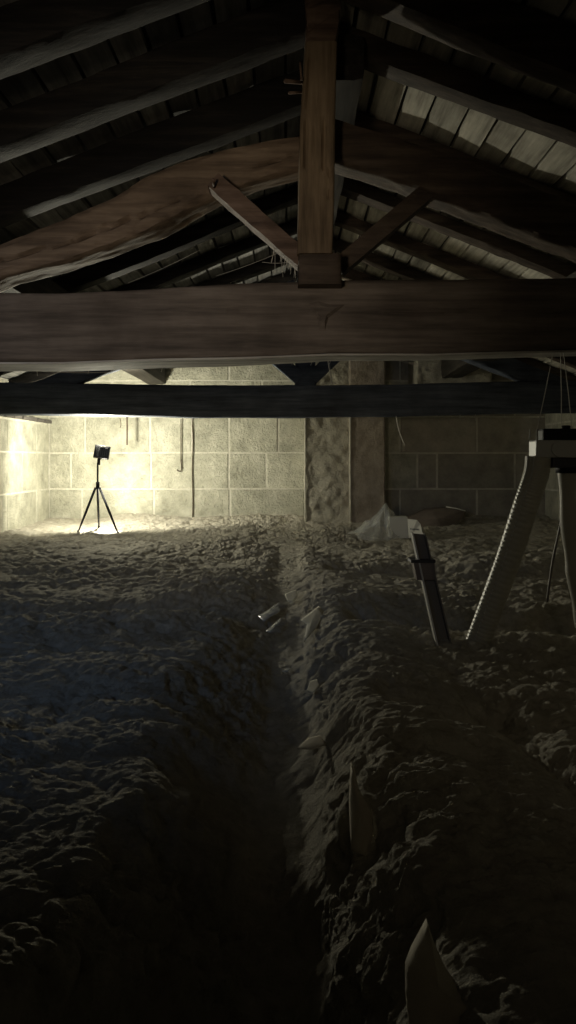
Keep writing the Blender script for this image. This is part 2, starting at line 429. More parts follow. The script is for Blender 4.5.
for name, X, sgn in (('wall_left', XL, -1), ('wall_right', XR, 1)):
    top = roofz(X)-.005
    x0, x1 = sorted((X+sgn*.005, X+sgn*.15))
    wl = box(name, x0, x1, YN, YF, 0, top, M['mortar'], kind='structure')
    z = [0.073, 0.375, 0.677, 0.979, 1.215, top]
    for i in range(5):
        seq = [YN]+[YF-(.31 if i % 2 else .62)-.62*k for k in range(12)][::-1]+[YF]
        seq = [s for s in seq if YN <= s <= YF]
        blocks(wl, [(z[i], z[i+1], seq)], lambda x, zz, d, X=X, sgn=sgn: (X+sgn*(d-0), x, zz), 0.0)
# broken strip of dark packing along the left wall head
for k in range(16):
    y1 = YF-.01-k*.17; y0 = y1-random.uniform(.13, .165)
    box('wall_packing', XL-.005, XL+random.uniform(.018, .03), y0, y1, 1.225, 1.25+random.uniform(-.004, .006), M['slab'], bev=.003).parent = bpy.data.objects['wall_left']

# stepped chimney breast against the far wall, and gable masonry added forward of it to catch the lamp's light
def rough_panel(name, x0, x1, yf, yb, z0, z1, m, seed, amp=.007, roofcut=True, parent=None, cell=.012, **pr):
    nx = max(4, int((x1-x0)/cell)); nz = int((z1-z0)/cell)
    side = 6
    u = np.concatenate([np.zeros(side), np.linspace(0, 1, nx), np.ones(side)])
    dpt = np.concatenate([np.linspace(1, .1, side), np.zeros(nx), np.linspace(.1, 1, side)])
    X = x0+(x1-x0)*u; Z = np.linspace(z0, z1, nz)
    XX, ZZ = np.meshgrid(X, Z); D = np.repeat(dpt[None, :], nz, 0)
    if roofcut: ZZ = np.minimum(ZZ, RZ-SL*np.abs(XX-RX)-.002)
    YY = yf+(yb-yf)*D
    n = fbm(XX*14, ZZ*14, D*3, 5, seed)
    YY = YY - amp*n*(D < .5); XX = XX+amp*.5*vnoise(ZZ*30, D*9, 0, seed+2)*((D > 0) | (np.abs(u[None, :]-.5) > .49))
    me = grid_mesh(name, np.stack([XX, YY, ZZ], -1)); o = link(name, me, m, parent, **pr); return o
rough_panel('chimney_breast', px2x(305, 5.98), px2x(352, 5.9), 5.98, YF+.02, 0.0, 2.4, M['render'], 3, .014, parent=wf)
rough_panel('chimney_breast', px2x(350, 5.86), px2x(385, 5.86), 5.86, YF+.02, 0.0, 2.4, M['render_brown'], 8, .004, parent=wf)
rough_panel('gable_masonry', px2x(417, 5.78), px2x(492, 5.78), 5.78, YF+.02, EYE+.50, 2.0, M['render'], 12, .008, parent=wf, roofcut=True)
# pale tubes added down the chimney arrises, standing in for their lit side faces
tube('mortar_ridge', [(px2x(305.5, 5.98), 5.975, .38), (px2x(305, 5.98), 5.972, .8), (px2x(305.5, 5.98), 5.975, 1.5)], .009, M['mortar']).parent = wf
tube('mortar_ridge', [(px2x(350.5, 5.86), 5.857, .38), (px2x(350, 5.86), 5.855, .9), (px2x(350.5, 5.86), 5.857, 1.5)], .008, M['mortar']).parent = wf

# ------------------------------------------------------------------ blown insulation (one uncountable mass)
def low(x, y):                        # large relief of the insulation
    x = np.asarray(x, float); y = np.asarray(y, float)
    h = 0.395+0.022*fbm(x*1.6+3, y*1.6, 0, 3, 41)
    fade = np.clip((3.9-y)/2.0, 0, 1)
    cx = 0.0+0.012*np.sin(y*3)-0.015*np.clip(y-2, 0, 4)
    wl = 0.11+0.03*np.clip(1.2-y, 0, 1); wr = 0.095
    def sm(t): t = np.clip(t, 0, 1); return t*t*(3-2*t)
    inl = sm((x-(cx-wl-.07))/0.12); inr = sm(((cx+wr+.02)-x)/0.05)
    jag = 0.02*vnoise(y*9, x*0, 0, 5)
    inl = sm((x+jag-(cx-wl-.16))/0.24); inr = sm(((cx+wr+.09)+jag-x)/0.19)
    h = h-(0.09+.085*np.clip((2.0-y)/1.1, 0, 1))*inl*inr*(0.05+0.95*fade)*(y < 5.6)
    # bank on the right, hatch pit around the photographer
    h = h+0.035*np.exp(-((x-.22)/.14)**2)*np.clip((4-y)/2, 0, 1)
    pit = sm((0.80-y)/.18)*sm((x+.30)/.12)*sm((.13-x)/.08)
    h = h-0.30*pit
    L_ = sm((-.08-x)/.15); R_ = sm((x-.15)/.1)
    wob = 0.05*np.sin(x*4.2)
    h = h-L_*(0.06*np.exp(-((y-2.62+wob)/.13)**2)+0.025*np.exp(-((y-1.55+wob)/.12)**2)-0.03*np.exp(-((y-2.25+wob)/.16)**2))
    h = h-R_*(0.06*np.exp(-((y-3.45-wob)/.14)**2)+0.085*np.exp(-((y-2.42-wob)/.14)**2)+0.05*np.exp(-((y-1.45-wob)/.09)**2))
    h = h-R_*0.06*np.exp(-((x-.47-.05*np.sin(y*3))/.05)**2)*np.clip(2.0-y, 0, 1)
    h = h+0.03*sm((x-.75)/.3)*np.exp(-((y-2.05)/.35)**2)
    h = h+0.035*np.exp(-((y-6.15)/.18)**2)
    return np.maximum(h, 0.035)
def rough(x, y):
    x = x+np.sign(x)*1.1*(low(x, y)-.395)*np.clip(1-np.abs(x)/.6, 0, 1)
    wx = x+0.018*fbm(x*13, y*13, 0, 3, 60); wy = y+0.018*fbm(x*13+9, y*13+4, 0, 3, 61)
    amp = 0.75+0.45*vnoise(x*3, y*3, 0, 62)
    r = 0
    for cell, a, sd in ((0.16, .062, 71), (0.075, .046, 72), (0.034, .021, 73), (0.016, .0085, 74)):
        f1, f2 = worley(wx/cell, wy/cell, sd)
        r = r+a*(np.sqrt(np.clip(1-np.minimum(f1, 1)**2, 0, 1))-.72)
    r = r+0.005*fbm(x*60, y*60, 0, 3, 75)+0.0025*fbm(x*190, y*190, 0, 2, 76)
    return r*amp
ys = np.concatenate([np.linspace(YN+.005, .44, 70), np.exp(np.linspace(math.log(.45), math.log(YF+.01), 1060))])
u = np.linspace(-1, 1, 700); k_ = 2.0
xx = np.sinh(k_*u)/math.sinh(k_); xx = np.where(xx < 0, xx*(-XL+.005), xx*(XR+.005))
X, Y = np.meshgrid(xx, ys)
chan = np.clip((np.abs(X+.0)-.02)/.08, 0.35, 1)
chan = np.where(Y > 4.6, 1, chan)
Rr = rough(X, Y)
Z0 = low(X, Y)
gy, gx = np.gradient(Z0); gx = gx/np.gradient(X, axis=1); gy = gy/np.gradient(Y, axis=0)
nl = np.sqrt(1+gx*gx+gy*gy); D_ = Rr*chan
Z = Z0+D_/nl
ovx = 0.006*fbm(X*24, Y*24, 0, 2, 81)-D_*gx/nl; ovy = 0.006*fbm(X*24+5, Y*24+9, 0, 2, 82)-D_*gy/nl
edge = np.clip(np.minimum(np.minimum(X-XL, XR-X), np.minimum(Y-YN, YF-Y))/.05, 0, 1)
V = np.stack([X+ovx*edge, Y+ovy*edge, np.maximum(Z, .02)], -1)
wool = link('blown_insulation', grid_mesh('blown_insulation', V), M['wool'], kind='stuff')
wool['label'] = 'lumpy grey mineral wool blown over the whole attic floor'; wool['category'] = 'insulation'
def H(x, y):                          # real surface height at a point
    x = np.array([x]); y = np.array([y]); c = np.clip((np.abs(x)-.02)/.08, .35, 1)
    return float((low(x, y)+rough(x, y)*c)[0])

# ------------------------------------------------------------------ the two roof trusses
def pst(px, top, bot, y0, y1, dd=2.2):     # a station from pixel rows
    return ((px-288)*dd/F, y0, y1, EYE+(HOR-bot)*dd/F, EYE+(HOR-top)*dd/F)
t1 = empty('roof_truss', (RX, 2.3, EYE+.3), 'nearer brown timber roof truss with an upright post in the middle', 'roof truss')
YT = 2.2
member('tie_beam', 'x', [pst(-395, 298, 368, YT, YT+.19), pst(0, 291.5, 362, YT, YT+.185), pst(60, 291, 362.5, YT, YT+.18), pst(150, 288, 359, YT, YT+.18),
       pst(240, 282, 357, YT, YT+.16), pst(330, 279, 353.5, YT, YT+.13), pst(430, 279, 354, YT, YT+.10), pst(576, 277, 350, YT, YT+.09), pst(1010, 273, 347, YT, YT+.13)],
       M['tie'], t1, step=.010, n=14, amp=.0028, seed=11, chamfer=.014,
       cracks=[(.20, .55, EYE+.438, EYE+.436, .02, .004), (-.86, -.42, EYE+.36, EYE+.355, .007, .003), (-.55, .0, EYE+.445, EYE+.45, .005, .003), (-.3, .1, EYE+.33, EYE+.335, .006, .003), (.5, 1.2, EYE+.40, EYE+.41, .006, .003)])
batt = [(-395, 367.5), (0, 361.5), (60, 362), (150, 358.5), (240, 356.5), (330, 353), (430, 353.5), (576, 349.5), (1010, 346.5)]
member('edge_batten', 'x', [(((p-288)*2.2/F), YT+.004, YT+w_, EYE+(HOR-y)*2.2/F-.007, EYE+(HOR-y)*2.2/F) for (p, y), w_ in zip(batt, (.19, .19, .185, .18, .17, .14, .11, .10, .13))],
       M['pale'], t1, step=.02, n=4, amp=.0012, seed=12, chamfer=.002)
# knot scars: a dark chipped wedge of wood standing on the tie beam's face
def lump(name, pts, d, m, parent, thick=.02, dd=2.2):
    vs = [P(px, py, d) for px, py in pts]; n = len(vs); c = sum(vs, Vector())/n
    back = [v+Vector((0, thick, 0)) for v in vs]; fr = [c+(v-c)*.55+Vector((0, -thick*.6, 0)) for v in vs]
    al = back+vs+fr
    fs = [tuple(2*n+i for i in range(n))]+[(r*n+i, r*n+(i+1) % n, (r+1)*n+(i+1) % n, (r+1)*n+i) for r in (0, 1) for i in range(n)]
    me = mesh(name, al, fs); bm = bmesh.new(); bm.from_mesh(me); bmesh.ops.recalc_face_normals(bm, faces=bm.faces[:]); bm.to_mesh(me); bm.free()
    return keep(link(name, me, m), parent)
lump('knot', [(308, 303), (318, 301), (330, 304), (347, 304), (336, 312), (328, 318), (325, 331), (319, 331), (317, 318), (311, 309)], YT-.001, M['tie'], t1, .018)
# king post: base, shaft, head
PY = 2.13
def zst(py, l, r, y0, y1, dd=PY):
    return (EYE+(HOR-py)*dd/F, y0, y1, (l-288)*dd/F, (r-288)*dd/F)
member('king_post', 'z', [zst(253, 297.5, 333, PY, PY+.13), zst(200, 298.5, 335, PY, PY+.13), zst(120, 300, 336, PY, PY+.13), zst(41, 305, 337.5, PY, PY+.13)],
       M['post'], t1, step=.010, n=12, amp=.0016, seed=15, chamfer=.008,
       cracks=[(EYE+.72, EYE+1.15, .098, .112, .012, .0022), (EYE+.62, EYE+.9, .118, .121, .009, .002), (EYE+.75, EYE+1.2, .046, .062, .008, .002), (EYE+.85, EYE+1.1, .078, .082, .005, .002)])
member('post_foot', 'z', [zst(283, 298, 343, PY+.012, PY+.14), zst(251, 298.5, 342, PY+.012, PY+.14)], M['princ_dark'], t1, step=.01, n=8, amp=.002, seed=16)
member('post_head', 'z', [zst(40, 305.5, 336, PY+.006, PY+.13), zst(18, 306.5, 340, PY+.006, PY+.13), zst(-8, 305, 341, PY+.006, PY+.13)], M['brace'], t1, step=.01, n=8, amp=.003, seed=17)
lump('post_tenon', [(306, 8), (340, -6), (341, 8), (308, 32)], PY+.004, M['brace'], t1, .01)
tube('nail', [P(285, 81, 2.10), P(303, 82.5, 2.15)], .006, M['brace'], t1, seg=6)
tube('nail', [P(289, 93, 2.12), P(303, 92, 2.16)], .004, M['brace'], t1, seg=6)
tube('nail', [P(300, 62, 2.12), P(301.5, 80, 2.12)], .0035, M['brace'], t1, seg=6)
# principal rafters
pl = [pst(-170, 296, 340, 2.24, 2.38), pst(0, 236, 272, 2.24, 2.38), pst(60, 213, 257, 2.24, 2.38), pst(110, 190, 240, 2.24, 2.38), pst(150, 165, 224, 2.24, 2.38), pst(185, 152, 205, 2.24, 2.38), pst(215, 143, 190, 2.24, 2.37), pst(255, 135, 175, 2.24, 2.37), pst(315, 126, 158, 2.24, 2.37)]
def cr(px0, py0, px1, py1, dep=.02, wid=.003, dd=2.2): return ((px0-288)*dd/F, (px1-288)*dd/F, EYE+(HOR-py0)*dd/F, EYE+(HOR-py1)*dd/F, dep, wid)
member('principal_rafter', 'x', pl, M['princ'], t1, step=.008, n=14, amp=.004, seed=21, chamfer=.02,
       cracks=[cr(-30, 262, 60, 240, .022, .004), cr(55, 241, 150, 206, .024, .005), cr(145, 207, 205, 184, .012, .003), cr(70, 232, 130, 212, .008, .002), cr(225, 170, 298, 148, .014, .004)])
prr = [pst(328, 108, 152, 2.24, 2.37), pst(400, 128, 174, 2.24, 2.37), pst(470, 152, 202, 2.24, 2.37), pst(576, 194, 242, 2.24, 2.37), pst(780, 275, 322, 2.24, 2.37)]
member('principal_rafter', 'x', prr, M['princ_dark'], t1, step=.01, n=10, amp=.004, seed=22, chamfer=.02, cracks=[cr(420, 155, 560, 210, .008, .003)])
# struts from the post's foot
def strut(name, a, b, wpx, y0, y1, m, parent, sd, dd=2.2):
    a, b = Vector(a), Vector(b); t = (b-a).normalized(); nrm = Vector((-t.y, t.x))*wpx/2; L_ = (b-a).length
    n = int(L_/3)+2; ring = []
    for i in range(n):
        c = a+(b-a)*i/(n-1)
        q = []
        for k, (s_, yy) in enumerate(((-1, y0), (0, y0-.002), (1, y0), (1, (y0+y1)/2), (1, y1), (-1, y1), (-1, (y0+y1)/2))):
            p = c+nrm*s_; w_ = P(p.x, p.y, dd); 
            w_.y = yy
            w_ += Vector((1, 1, 1))*0.0014*float(vnoise(np.array([i*.35]), np.array([k*3.1]), 0, sd)[0])
            q.append(w_)
        ring.append(q)
    V_ = np.array([[tuple(v) for v in q] for q in ring]); me = grid_mesh(name, V_, False, wrap=True)
    bm = bmesh.new(); bm.from_mesh(me); bm.verts.ensure_lookup_table(); m_ = 7
    bm.faces.new([bm.verts[k] for k in range(m_)]); bm.faces.new([bm.verts[n*m_-1-k] for k in range(m_)])
    bmesh.ops.recalc_face_normals(bm, faces=bm.faces[:]); bm.to_mesh(me); bm.free()
    return keep(link(name, me, m), parent)
strut('strut', (214, 183), (303, 262), 17, 2.17, 2.235, M['brace'], t1, 31)
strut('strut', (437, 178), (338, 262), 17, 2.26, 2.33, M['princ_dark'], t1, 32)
tube('peg', [P(214, 187, 2.165), P(213, 179, 2.12)], .004, M['brace'], t1, seg=6)

t2 = empty('roof_truss', (RX, 4.85, EYE+.28), 'farther soot-grey roof truss whose tie beam crosses in front of the block wall', 'roof truss')
D2 = 4.8
member('tie_beam', 'x', [pst(-20, 382, 414, D2, D2+.16, D2), pst(100, 383.5, 415, D2, D2+.14, D2), pst(200, 385, 417.5, D2, D2+.10, D2), pst(300, 385, 417.5, D2, D2+.09, D2), pst(400, 384, 416, D2, D2+.09, D2), pst(500, 381.5, 413.5, D2, D2+.10, D2), pst(620, 380, 412, D2, D2+.12, D2)],
       M['tie_dark'], t2, step=.02, n=8, amp=.003, seed=41)
member('king_post', 'z', [(EYE+(HOR-388)*D2/F, D2+.01, D2+.12, (295-288)*D2/F, (316-288)*D2/F), (EYE+1.2, D2+.01, D2+.12, (297-288)*D2/F, (315-288)*D2/F)], M['tie_dark'], t2, step=.03, n=6, amp=.003, seed=42)
def pst2(x, zc, th): return (x, D2+.02, D2+.13, EYE+zc-th/2, EYE+zc+th/2)
member('principal_rafter', 'x', [pst2(-1.88, .365, .12), pst2(-1.0, .706, .13), pst2(RX-.05, 1.12, .13)], M['tie_dark'], t2, step=.03, n=6, amp=.005, seed=43)
member('principal_rafter', 'x', [pst2(RX+.05, 1.12, .13), pst2(1.2, .706, .13), pst2(2.08, .365, .12)], M['tie_dark'], t2, step=.03, n=6, amp=.005, seed=44)
strut('strut', (250, 336), (300, 378), 13, D2+.0, D2+.08, M['tie_dark'], t2, 33, D2)
strut('strut', (356, 336), (312, 378), 13, D2+.0, D2+.08, M['tie_dark'], t2, 34, D2)

# ------------------------------------------------------------------ tripod work light
fz = EYE-.525
wl_ = empty('work_light', (LX, LY, fz), 'black tripod work light shining on the pale block wall', 'lamp')
aim = Vector((-0.22, 1.0, -0.27)).normalized()
zax = -aim
rot = aim.to_track_quat('-Z', 'Y').to_matrix().to_4x4() @ Matrix.Rotation(math.radians(-9), 4, 'Z')
HM = Matrix.Translation(Vector((LX+.01, LY, LZ))) @ rot
def head_part(name, bm, m):
    bm.transform(HM); me = bpy.data.meshes.new(name); bm.to_mesh(me); bm.free()
    return keep(link(name, me, m), wl_)
bm = bmesh.new(); box_bm(bm, -.054, .054, -.047, .047, -.014, .014, .004)
hd = head_part('lamp_head', bm, M['graphite'])
for k in range(7):                              # cooling fins on the back
    bm = bmesh.new(); x = -.042+k*.014; box_bm(bm, x-.002, x+.002, -.04, .03, .013, .022); head_part('cooling_fin', bm, M['black'])
bm = bmesh.new(); box_bm(bm, -.046, .046, -.039, .039, -.0165, -.0138, .001); head_part('lens', bm, M['lens'])
bm = bmesh.new(); box_bm(bm, -.012, .012, .030, .040, .013, .024, .002); head_part('switch', bm, M['grey_plastic'])
piv = Vector((LX-.01, LY-.01, EYE-.0))
tube('bracket', [piv+Vector((.012, 0, .02)), piv+Vector((.0, 0, 0)), piv+Vector((0, 0, -.035))], .011, M['black'], wl_, seg=10)
tube('pole', [(LX-.02, LY, EYE-.02), (LX-.02, LY, EYE-.18)], .0065, M['black'], wl_, seg=10)
tube('collar', [(LX-.02, LY, EYE-.155), (LX-.02, LY, EYE-.20)], .013, M['black'], wl_, seg=12)
for fx, fy in ((-.145, -.03), (.135, -.03), (-.05, .17)):
    hx, hy = LX-.02, LY
    foot = Vector((LX-.005+fx, LY+fy, H(LX-.005+fx, LY+fy)+.004)); hip = Vector((hx+fx*.10, hy+fy*.08, EYE-.195))
    mid = hip.lerp(foot, .55)
    lg = tube('leg', [hip, mid, foot], .0085, M['black'], wl_, seg=8, rad_fn=lambda t: .009 if t < .6 else .0055)
    tf = tube('rubber_foot', [foot+Vector((0, 0, -.01)), foot+Vector((0, 0, .012))], .009, M['black'], wl_, seg=8)
    tf.parent = lg; tf.location = (0, 0, 0)
tube('tripod_brace', [(LX-.02, LY, EYE-.19), (LX-.02, LY, EYE-.33)], .004, M['black'], wl_, seg=6)
ap = Vector((LX+.01, LY, LZ))+aim*.03
a_ = spot('work_light_flood', ap, ap+aim, 172, .35, 48, WARM, .03)
b_ = spot('work_light_core', ap, (px2x(130), YF, EYE-.24), 34, 1.0, 30, WARM, .02)
c_ = spot('work_light_down', (LX-.012, LY+.05, EYE-.10), (LX-.012, LY+.02, .4), 46, .5, 90, (1, .97, .85), .012)
d_ = bpy.data.lights.new('work_light_spill', 'POINT'); d_.energy = 22; d_.color = WARM; d_.shadow_soft_size = .03  # added point fill, stands in for light bounced off the wall
d_ = bpy.data.objects.new('work_light_spill', d_); C.objects.link(d_); d_.location = (LX+.01, LY+.02, LZ+.085)
e_ = spot('work_light_room_spill', (LX+.03, LY-.04, LZ-.075), (LX+1.1, LY-2.0, LZ+1.25), 140, 1.0, 112, WARM, .03)  # added fill towards roof and room, in place of the wall's bounce
for l in (a_, b_, c_, d_, e_): l.parent = wl_; l.location = l.location-wl_.location

# ------------------------------------------------------------------ hanging vent manifold with its two ducts (right)
vm = empty('vent_manifold', (.80, 2.05, EYE), 'black and white vent manifold hung on cords with a ribbed duct dropping from it', 'ventilation unit')
def Q(px, py, d=2.05): return P(px, py, d)
def rbox(name, l, r, t, b, y0, y1, m, bev, d=2.0):
    p0, p1 = P(l, b, d), P(r, t, d)
    return box(name, p0.x, p1.x, y0, y1, p0.z, p1.z, m, vm, bev)
rbox('housing', 543, 640, 428.5, 442, 2.025, 2.085, M['black'], .006, 2.025)
rbox('white_band', 537, 646, 440, 457.5, 2.02, 2.09, M['white_plastic'], .004, 2.02)
rbox('base_plate', 553, 636, 457, 468, 2.03, 2.08, M['graphite'], .004, 2.03)
_pts = [P(px, py, 2.014) for px, py in ((566, 441), (558, 441.5), (553, 444.5), (551.5, 449), (553, 453.5), (558, 457), (566, 457.3), (640, 457.3), (640, 441))]
_n = len(_pts); _v = _pts+[v+Vector((0, .01, 0)) for v in _pts]
keep(link('spigot_boss', mesh('spigot_boss', _v, [tuple(range(_n))[::-1]]+[(i, _n+i, _n+(i+1) % _n, (i+1) % _n) for i in range(_n)]), M['white_plastic']), vm)
tube('strap', [P(530, 429, 2.09), P(529.5, 440, 2.09)], .0018, M['white_plastic'], vm, seg=6)
tube('strap', [P(537, 429, 2.02), P(536.5, 457, 2.018)], .0022, M['white_plastic'], vm, seg=6)
tube('knob', [P(566, 429, 2.05), P(566, 425.5, 2.05)], .012, M['black'], vm, seg=12)
# ribbed duct: rings as real relief
path = smooth_path([Q(538, 457), Q(536, 475), Q(526, 505, 2.06), Q(508, 560, 2.09), Q(489, 612, 2.12), Q(474, 652, 2.14)], 330)
nr = 52
tube('ribbed_duct', path, .035, M['duct'], vm, seg=22, rad_fn=lambda t: .0335+.0014*abs(math.sin(math.pi*nr*t)))
# double beaded seam along the duct's left side
for off in (-.033, -.021):
    bead = []; V_ = []; F_ = []
    for i in range(6, len(path)-8, 5):
        p = path[i]; t = (path[i+1]-path[i-1]).normalized(); s_ = t.cross(Vector((0, 1, 0))).normalized()
        c = p+s_*(off if s_.x > 0 else -off)+Vector((0, -math.sqrt(max(0, .036**2-off**2)), 0))
        v, f = tube_bm([c-t*.0033, c-t*.0015, c+t*.0015, c+t*.0033], .002, 6, lambda u: .0012 if u in (0, 1) else .0024); b0 = len(V_)
        V_ += v; F_ += [tuple(b0+k for k in q) for q in f]
    keep(link('beaded_seam', mesh('beaded_seam', V_, F_, True), M['white_plastic'], kind='stuff'), vm)
path2 = smooth_path([Q(568, 466, 2.07), Q(568, 500, 2.08), Q(572, 550, 2.1), Q(578, 590, 2.11), Q(584, 626, 2.12)], 50)
tube('smooth_duct', path2, .029, M['duct2'], vm, seg=20, rad_fn=lambda t: .0235+.005*math.exp(-((t)/.08)**2)+.0018*math.sin(t*21)+.002*math.exp(-((t-.62)/.03)**2))
tube('duct_cuff', [Q(568, 463, 2.07), Q(568, 473, 2.07)], .033, M['black'], vm, seg=20)
for a, b in (((553, 353), (537, 430)), ((560.5, 353), (561.5, 429)), ((563.5, 353), (572, 429))):
    tube('suspension_cord', [P(a[0], a[1], 2.22), P((a[0]+b[0])/2+.4, (a[1]+b[1])/2, 2.13), P(b[0], b[1], 2.05)], .0012, M['cord'], vm, seg=5)
o = tube('thin_cable', smooth_path([P(568, 480, 2.55), P(561, 522, 2.6), P(553, 560, 2.62), P(547, 602, 2.64)], 24), .0045, M['dark_steel'], seg=6)
o['label'] = 'thin dark cable running down into the wool behind the smooth duct'; o['category'] = 'cable'

# ------------------------------------------------------------------ leaning channel profile with a clamp, in the right wool
pf_ = empty('metal_channel', P(445, 645, 2.10), 'dark metal channel stuck upright in the wool with a clamp round it', 'metal profile')
def quadprism(name, pts_d, thick, m, parent, dirv=Vector((0, 1, 0))):
    vs = [P(*p) for p in pts_d]; n = len(vs); al = vs+[v+dirv*thick for v in vs]
    fs = [tuple(range(n)), tuple(range(2*n-1, n-1, -1))]+[(i, n+i, n+(i+1) % n, (i+1) % n) for i in range(n)]
    me = mesh(name, al, fs); bm_ = bmesh.new(); bm_.from_mesh(me); bmesh.ops.recalc_face_normals(bm_, faces=bm_.faces[:]); bm_.to_mesh(me); bm_.free()
    o = link(name, me, m); return keep(o, parent) if parent is not None else o
quadprism('web', [(413, 533.5, 2.24), (425, 534.5, 2.24), (453, 652, 2.10), (439, 652, 2.10)], .004, M['dark_steel'], pf_)
quadprism('flange', [(412, 533, 2.22), (413.6, 533, 2.22), (440, 652, 2.08), (438.2, 652, 2.08)], .035, M['steel'], pf_)  # left flange paler, its lit edge put into the colour
quadprism('flange', [(424.6, 534, 2.22), (426, 534.5, 2.22), (454, 652, 2.08), (452.4, 652, 2.08)], .035, M['dark_steel'], pf_)
quadprism('clamp', [(413.5, 562, 2.185), (434.5, 562, 2.185), (436, 580, 2.17), (417, 580, 2.17)], .05, M['sheet'], pf_)
quadprism('clamp_lip', [(411, 560, 2.18), (435.5, 560, 2.18), (435.5, 563, 2.18), (411, 563, 2.18)], .06, M['graphite'], pf_)

# ------------------------------------------------------------------ things lying by the far wall
ct = empty('carton', P(405, 536, 5.0), 'small white printed carton lying on the wool by the far wall', 'box')
quadprism('box_body', [(389.5, 517, 5.0), (407.5, 517, 5.0), (408.5, 540, 4.95), (389.5, 540, 4.95)], .10, M['carton'], ct)
quadprism('flap', [(407.8, 519, 4.97), (417, 520, 4.93), (420.5, 524, 4.92), (423.5, 538, 4.86), (409, 538, 4.92)], .012, M['carton'], ct)
for k in range(7):
    x = 410.2+k*1.35
    quadprism('print_mark', [(x, 528.2+.12*k, 4.894), (x+.9, 528.3+.12*k, 4.894), (x+1.0, 529.7+.12*k, 4.890), (x+.1, 529.6+.12*k, 4.890)], .001, M['ink'], ct)
# crumpled polythene: a peaked tent of film
def tent(name, outline, peak, d, m, sd, n=14, crump=.012, **pr):
    c = P(*peak); base = [P(px, py, dd) for px, py, dd in outline]; rings = []
    for i in range(n+1):
        t = i/n; q = []
        for k, b in enumerate(base):
            for sub in range(4):
                b2 = base[(k+1) % len(base)]; bb = b.lerp(b2, sub/4)
                p = c.lerp(bb, t); p.z -= (.05*math.sin(math.pi*t))*.7
                nn = crump*(math.sin(math.pi*t)+.2)
                ang = k*4+sub
                a = np.array([ang*.9]); bq = np.array([t*3.])
                p += Vector((nn*float(vnoise(a, bq, 0, sd)[0]), nn*float(vnoise(a, bq, 0, sd+1)[0]), 1.3*nn*float(vnoise(a, bq, 0, sd+2)[0])))
                q.append(tuple(p))
        rings.append(q)
    o = link(name, grid_mesh(name, np.array(rings), False, wrap=True), m, **pr)
    s = o.modifiers.new('thickness', 'SOLIDIFY'); s.thickness = .0012
    return o
tent('polythene_bag', [(347, 534, 5.15), (356, 539, 4.95), (375, 541, 4.85), (390, 540, 4.85), (400, 537, 4.95), (398, 530, 5.3), (385, 527, 5.45), (362, 528, 5.45)], (386, 504, 5.15), 5.1, M['film'], 91, crump=.028,
     label='crumpled milky polythene peaking beside the white carton', category='plastic bag')
# curved sheet leaning on the wall foot
def sheet(name, pts, m, bend, label, cat, sub=10, thick=.002, sd=0, crump=.0):
    """pts: four corners (px, py, d) a b c d; bend: bulge towards the camera."""
    a, b, c, d = [P(*p) for p in pts]; R_ = []
    for i in range(sub+1):
        row = []
        for j in range(sub+1):
            u_, v_ = i/sub, j/sub
            p = (a.lerp(b, u_)).lerp(d.lerp(c, u_), v_)
            p += Vector((0, -1, .25))*bend*math.sin(math.pi*u_)
            if crump: p += Vector((0, 1, 1))*crump*float(fbm(np.array([u_*4.]), np.array([v_*4.]), 0, 3, sd)[0])
            row.append(tuple(p))
        R_.append(row)
    o = link(name, grid_mesh(name, np.array(R_), True), m, label=label, category=cat)
    s = o.modifiers.new('thickness', 'SOLIDIFY'); s.thickness = thick
    return o
def polysheet(name, pts, m, label, cat, thick=.003, bulge=0.0, group=None):
    """an irregular flat sheet from its corner pixels and distances, subdivided and slightly curled"""
    vs = [P(*p) for p in pts]; c = sum(vs, Vector())/len(vs); n = len(vs)
    nrm = Vector((0, -1, .4)).normalized(); rings = []
    for i in range(7):
        t = .02+.98*i/6
        q = []
        for k in range(n):
            for sub in range(3):
                e = vs[k].lerp(vs[(k+1) % n], sub/3); p = c.lerp(e, t)+nrm*bulge*(1-t*t); q.append(tuple(p))
        rings.append(q)
    me = grid_mesh(name, np.array(rings), True, wrap=True)
    bm_ = bmesh.new(); bm_.from_mesh(me); bm_.verts.ensure_lookup_table(); bm_.faces.new([bm_.verts[k] for k in range(n*3)])
    bmesh.ops.recalc_face_normals(bm_, faces=bm_.faces[:]); bm_.to_mesh(me); bm_.free()
    o = link(name, me, m, label=label, category=cat)
    if group: o['group'] = group
    s = o.modifiers.new('thickness', 'SOLIDIFY'); s.thickness = thick
    return o
polysheet('bent_sheet', [(425, 509, 5.95), (449, 507, 5.95), (466, 511, 5.85), (463, 519, 5.8), (455, 527, 5.65), (440, 533, 5.5), (424, 535, 5.5), (400, 531, 5.7), (398, 522, 5.9)], M['sheet'],
      'bent brown-grey sheet leaning at the foot of the dark block wall', 'sheet', .006, .05)
tube('bright_edge', [P(446, 506.8, 5.9), P(456, 508.4, 5.88), (P(465.5, 511, 5.83))], .004, M['carton'], seg=5).parent = bpy.data.objects['bent_sheet']

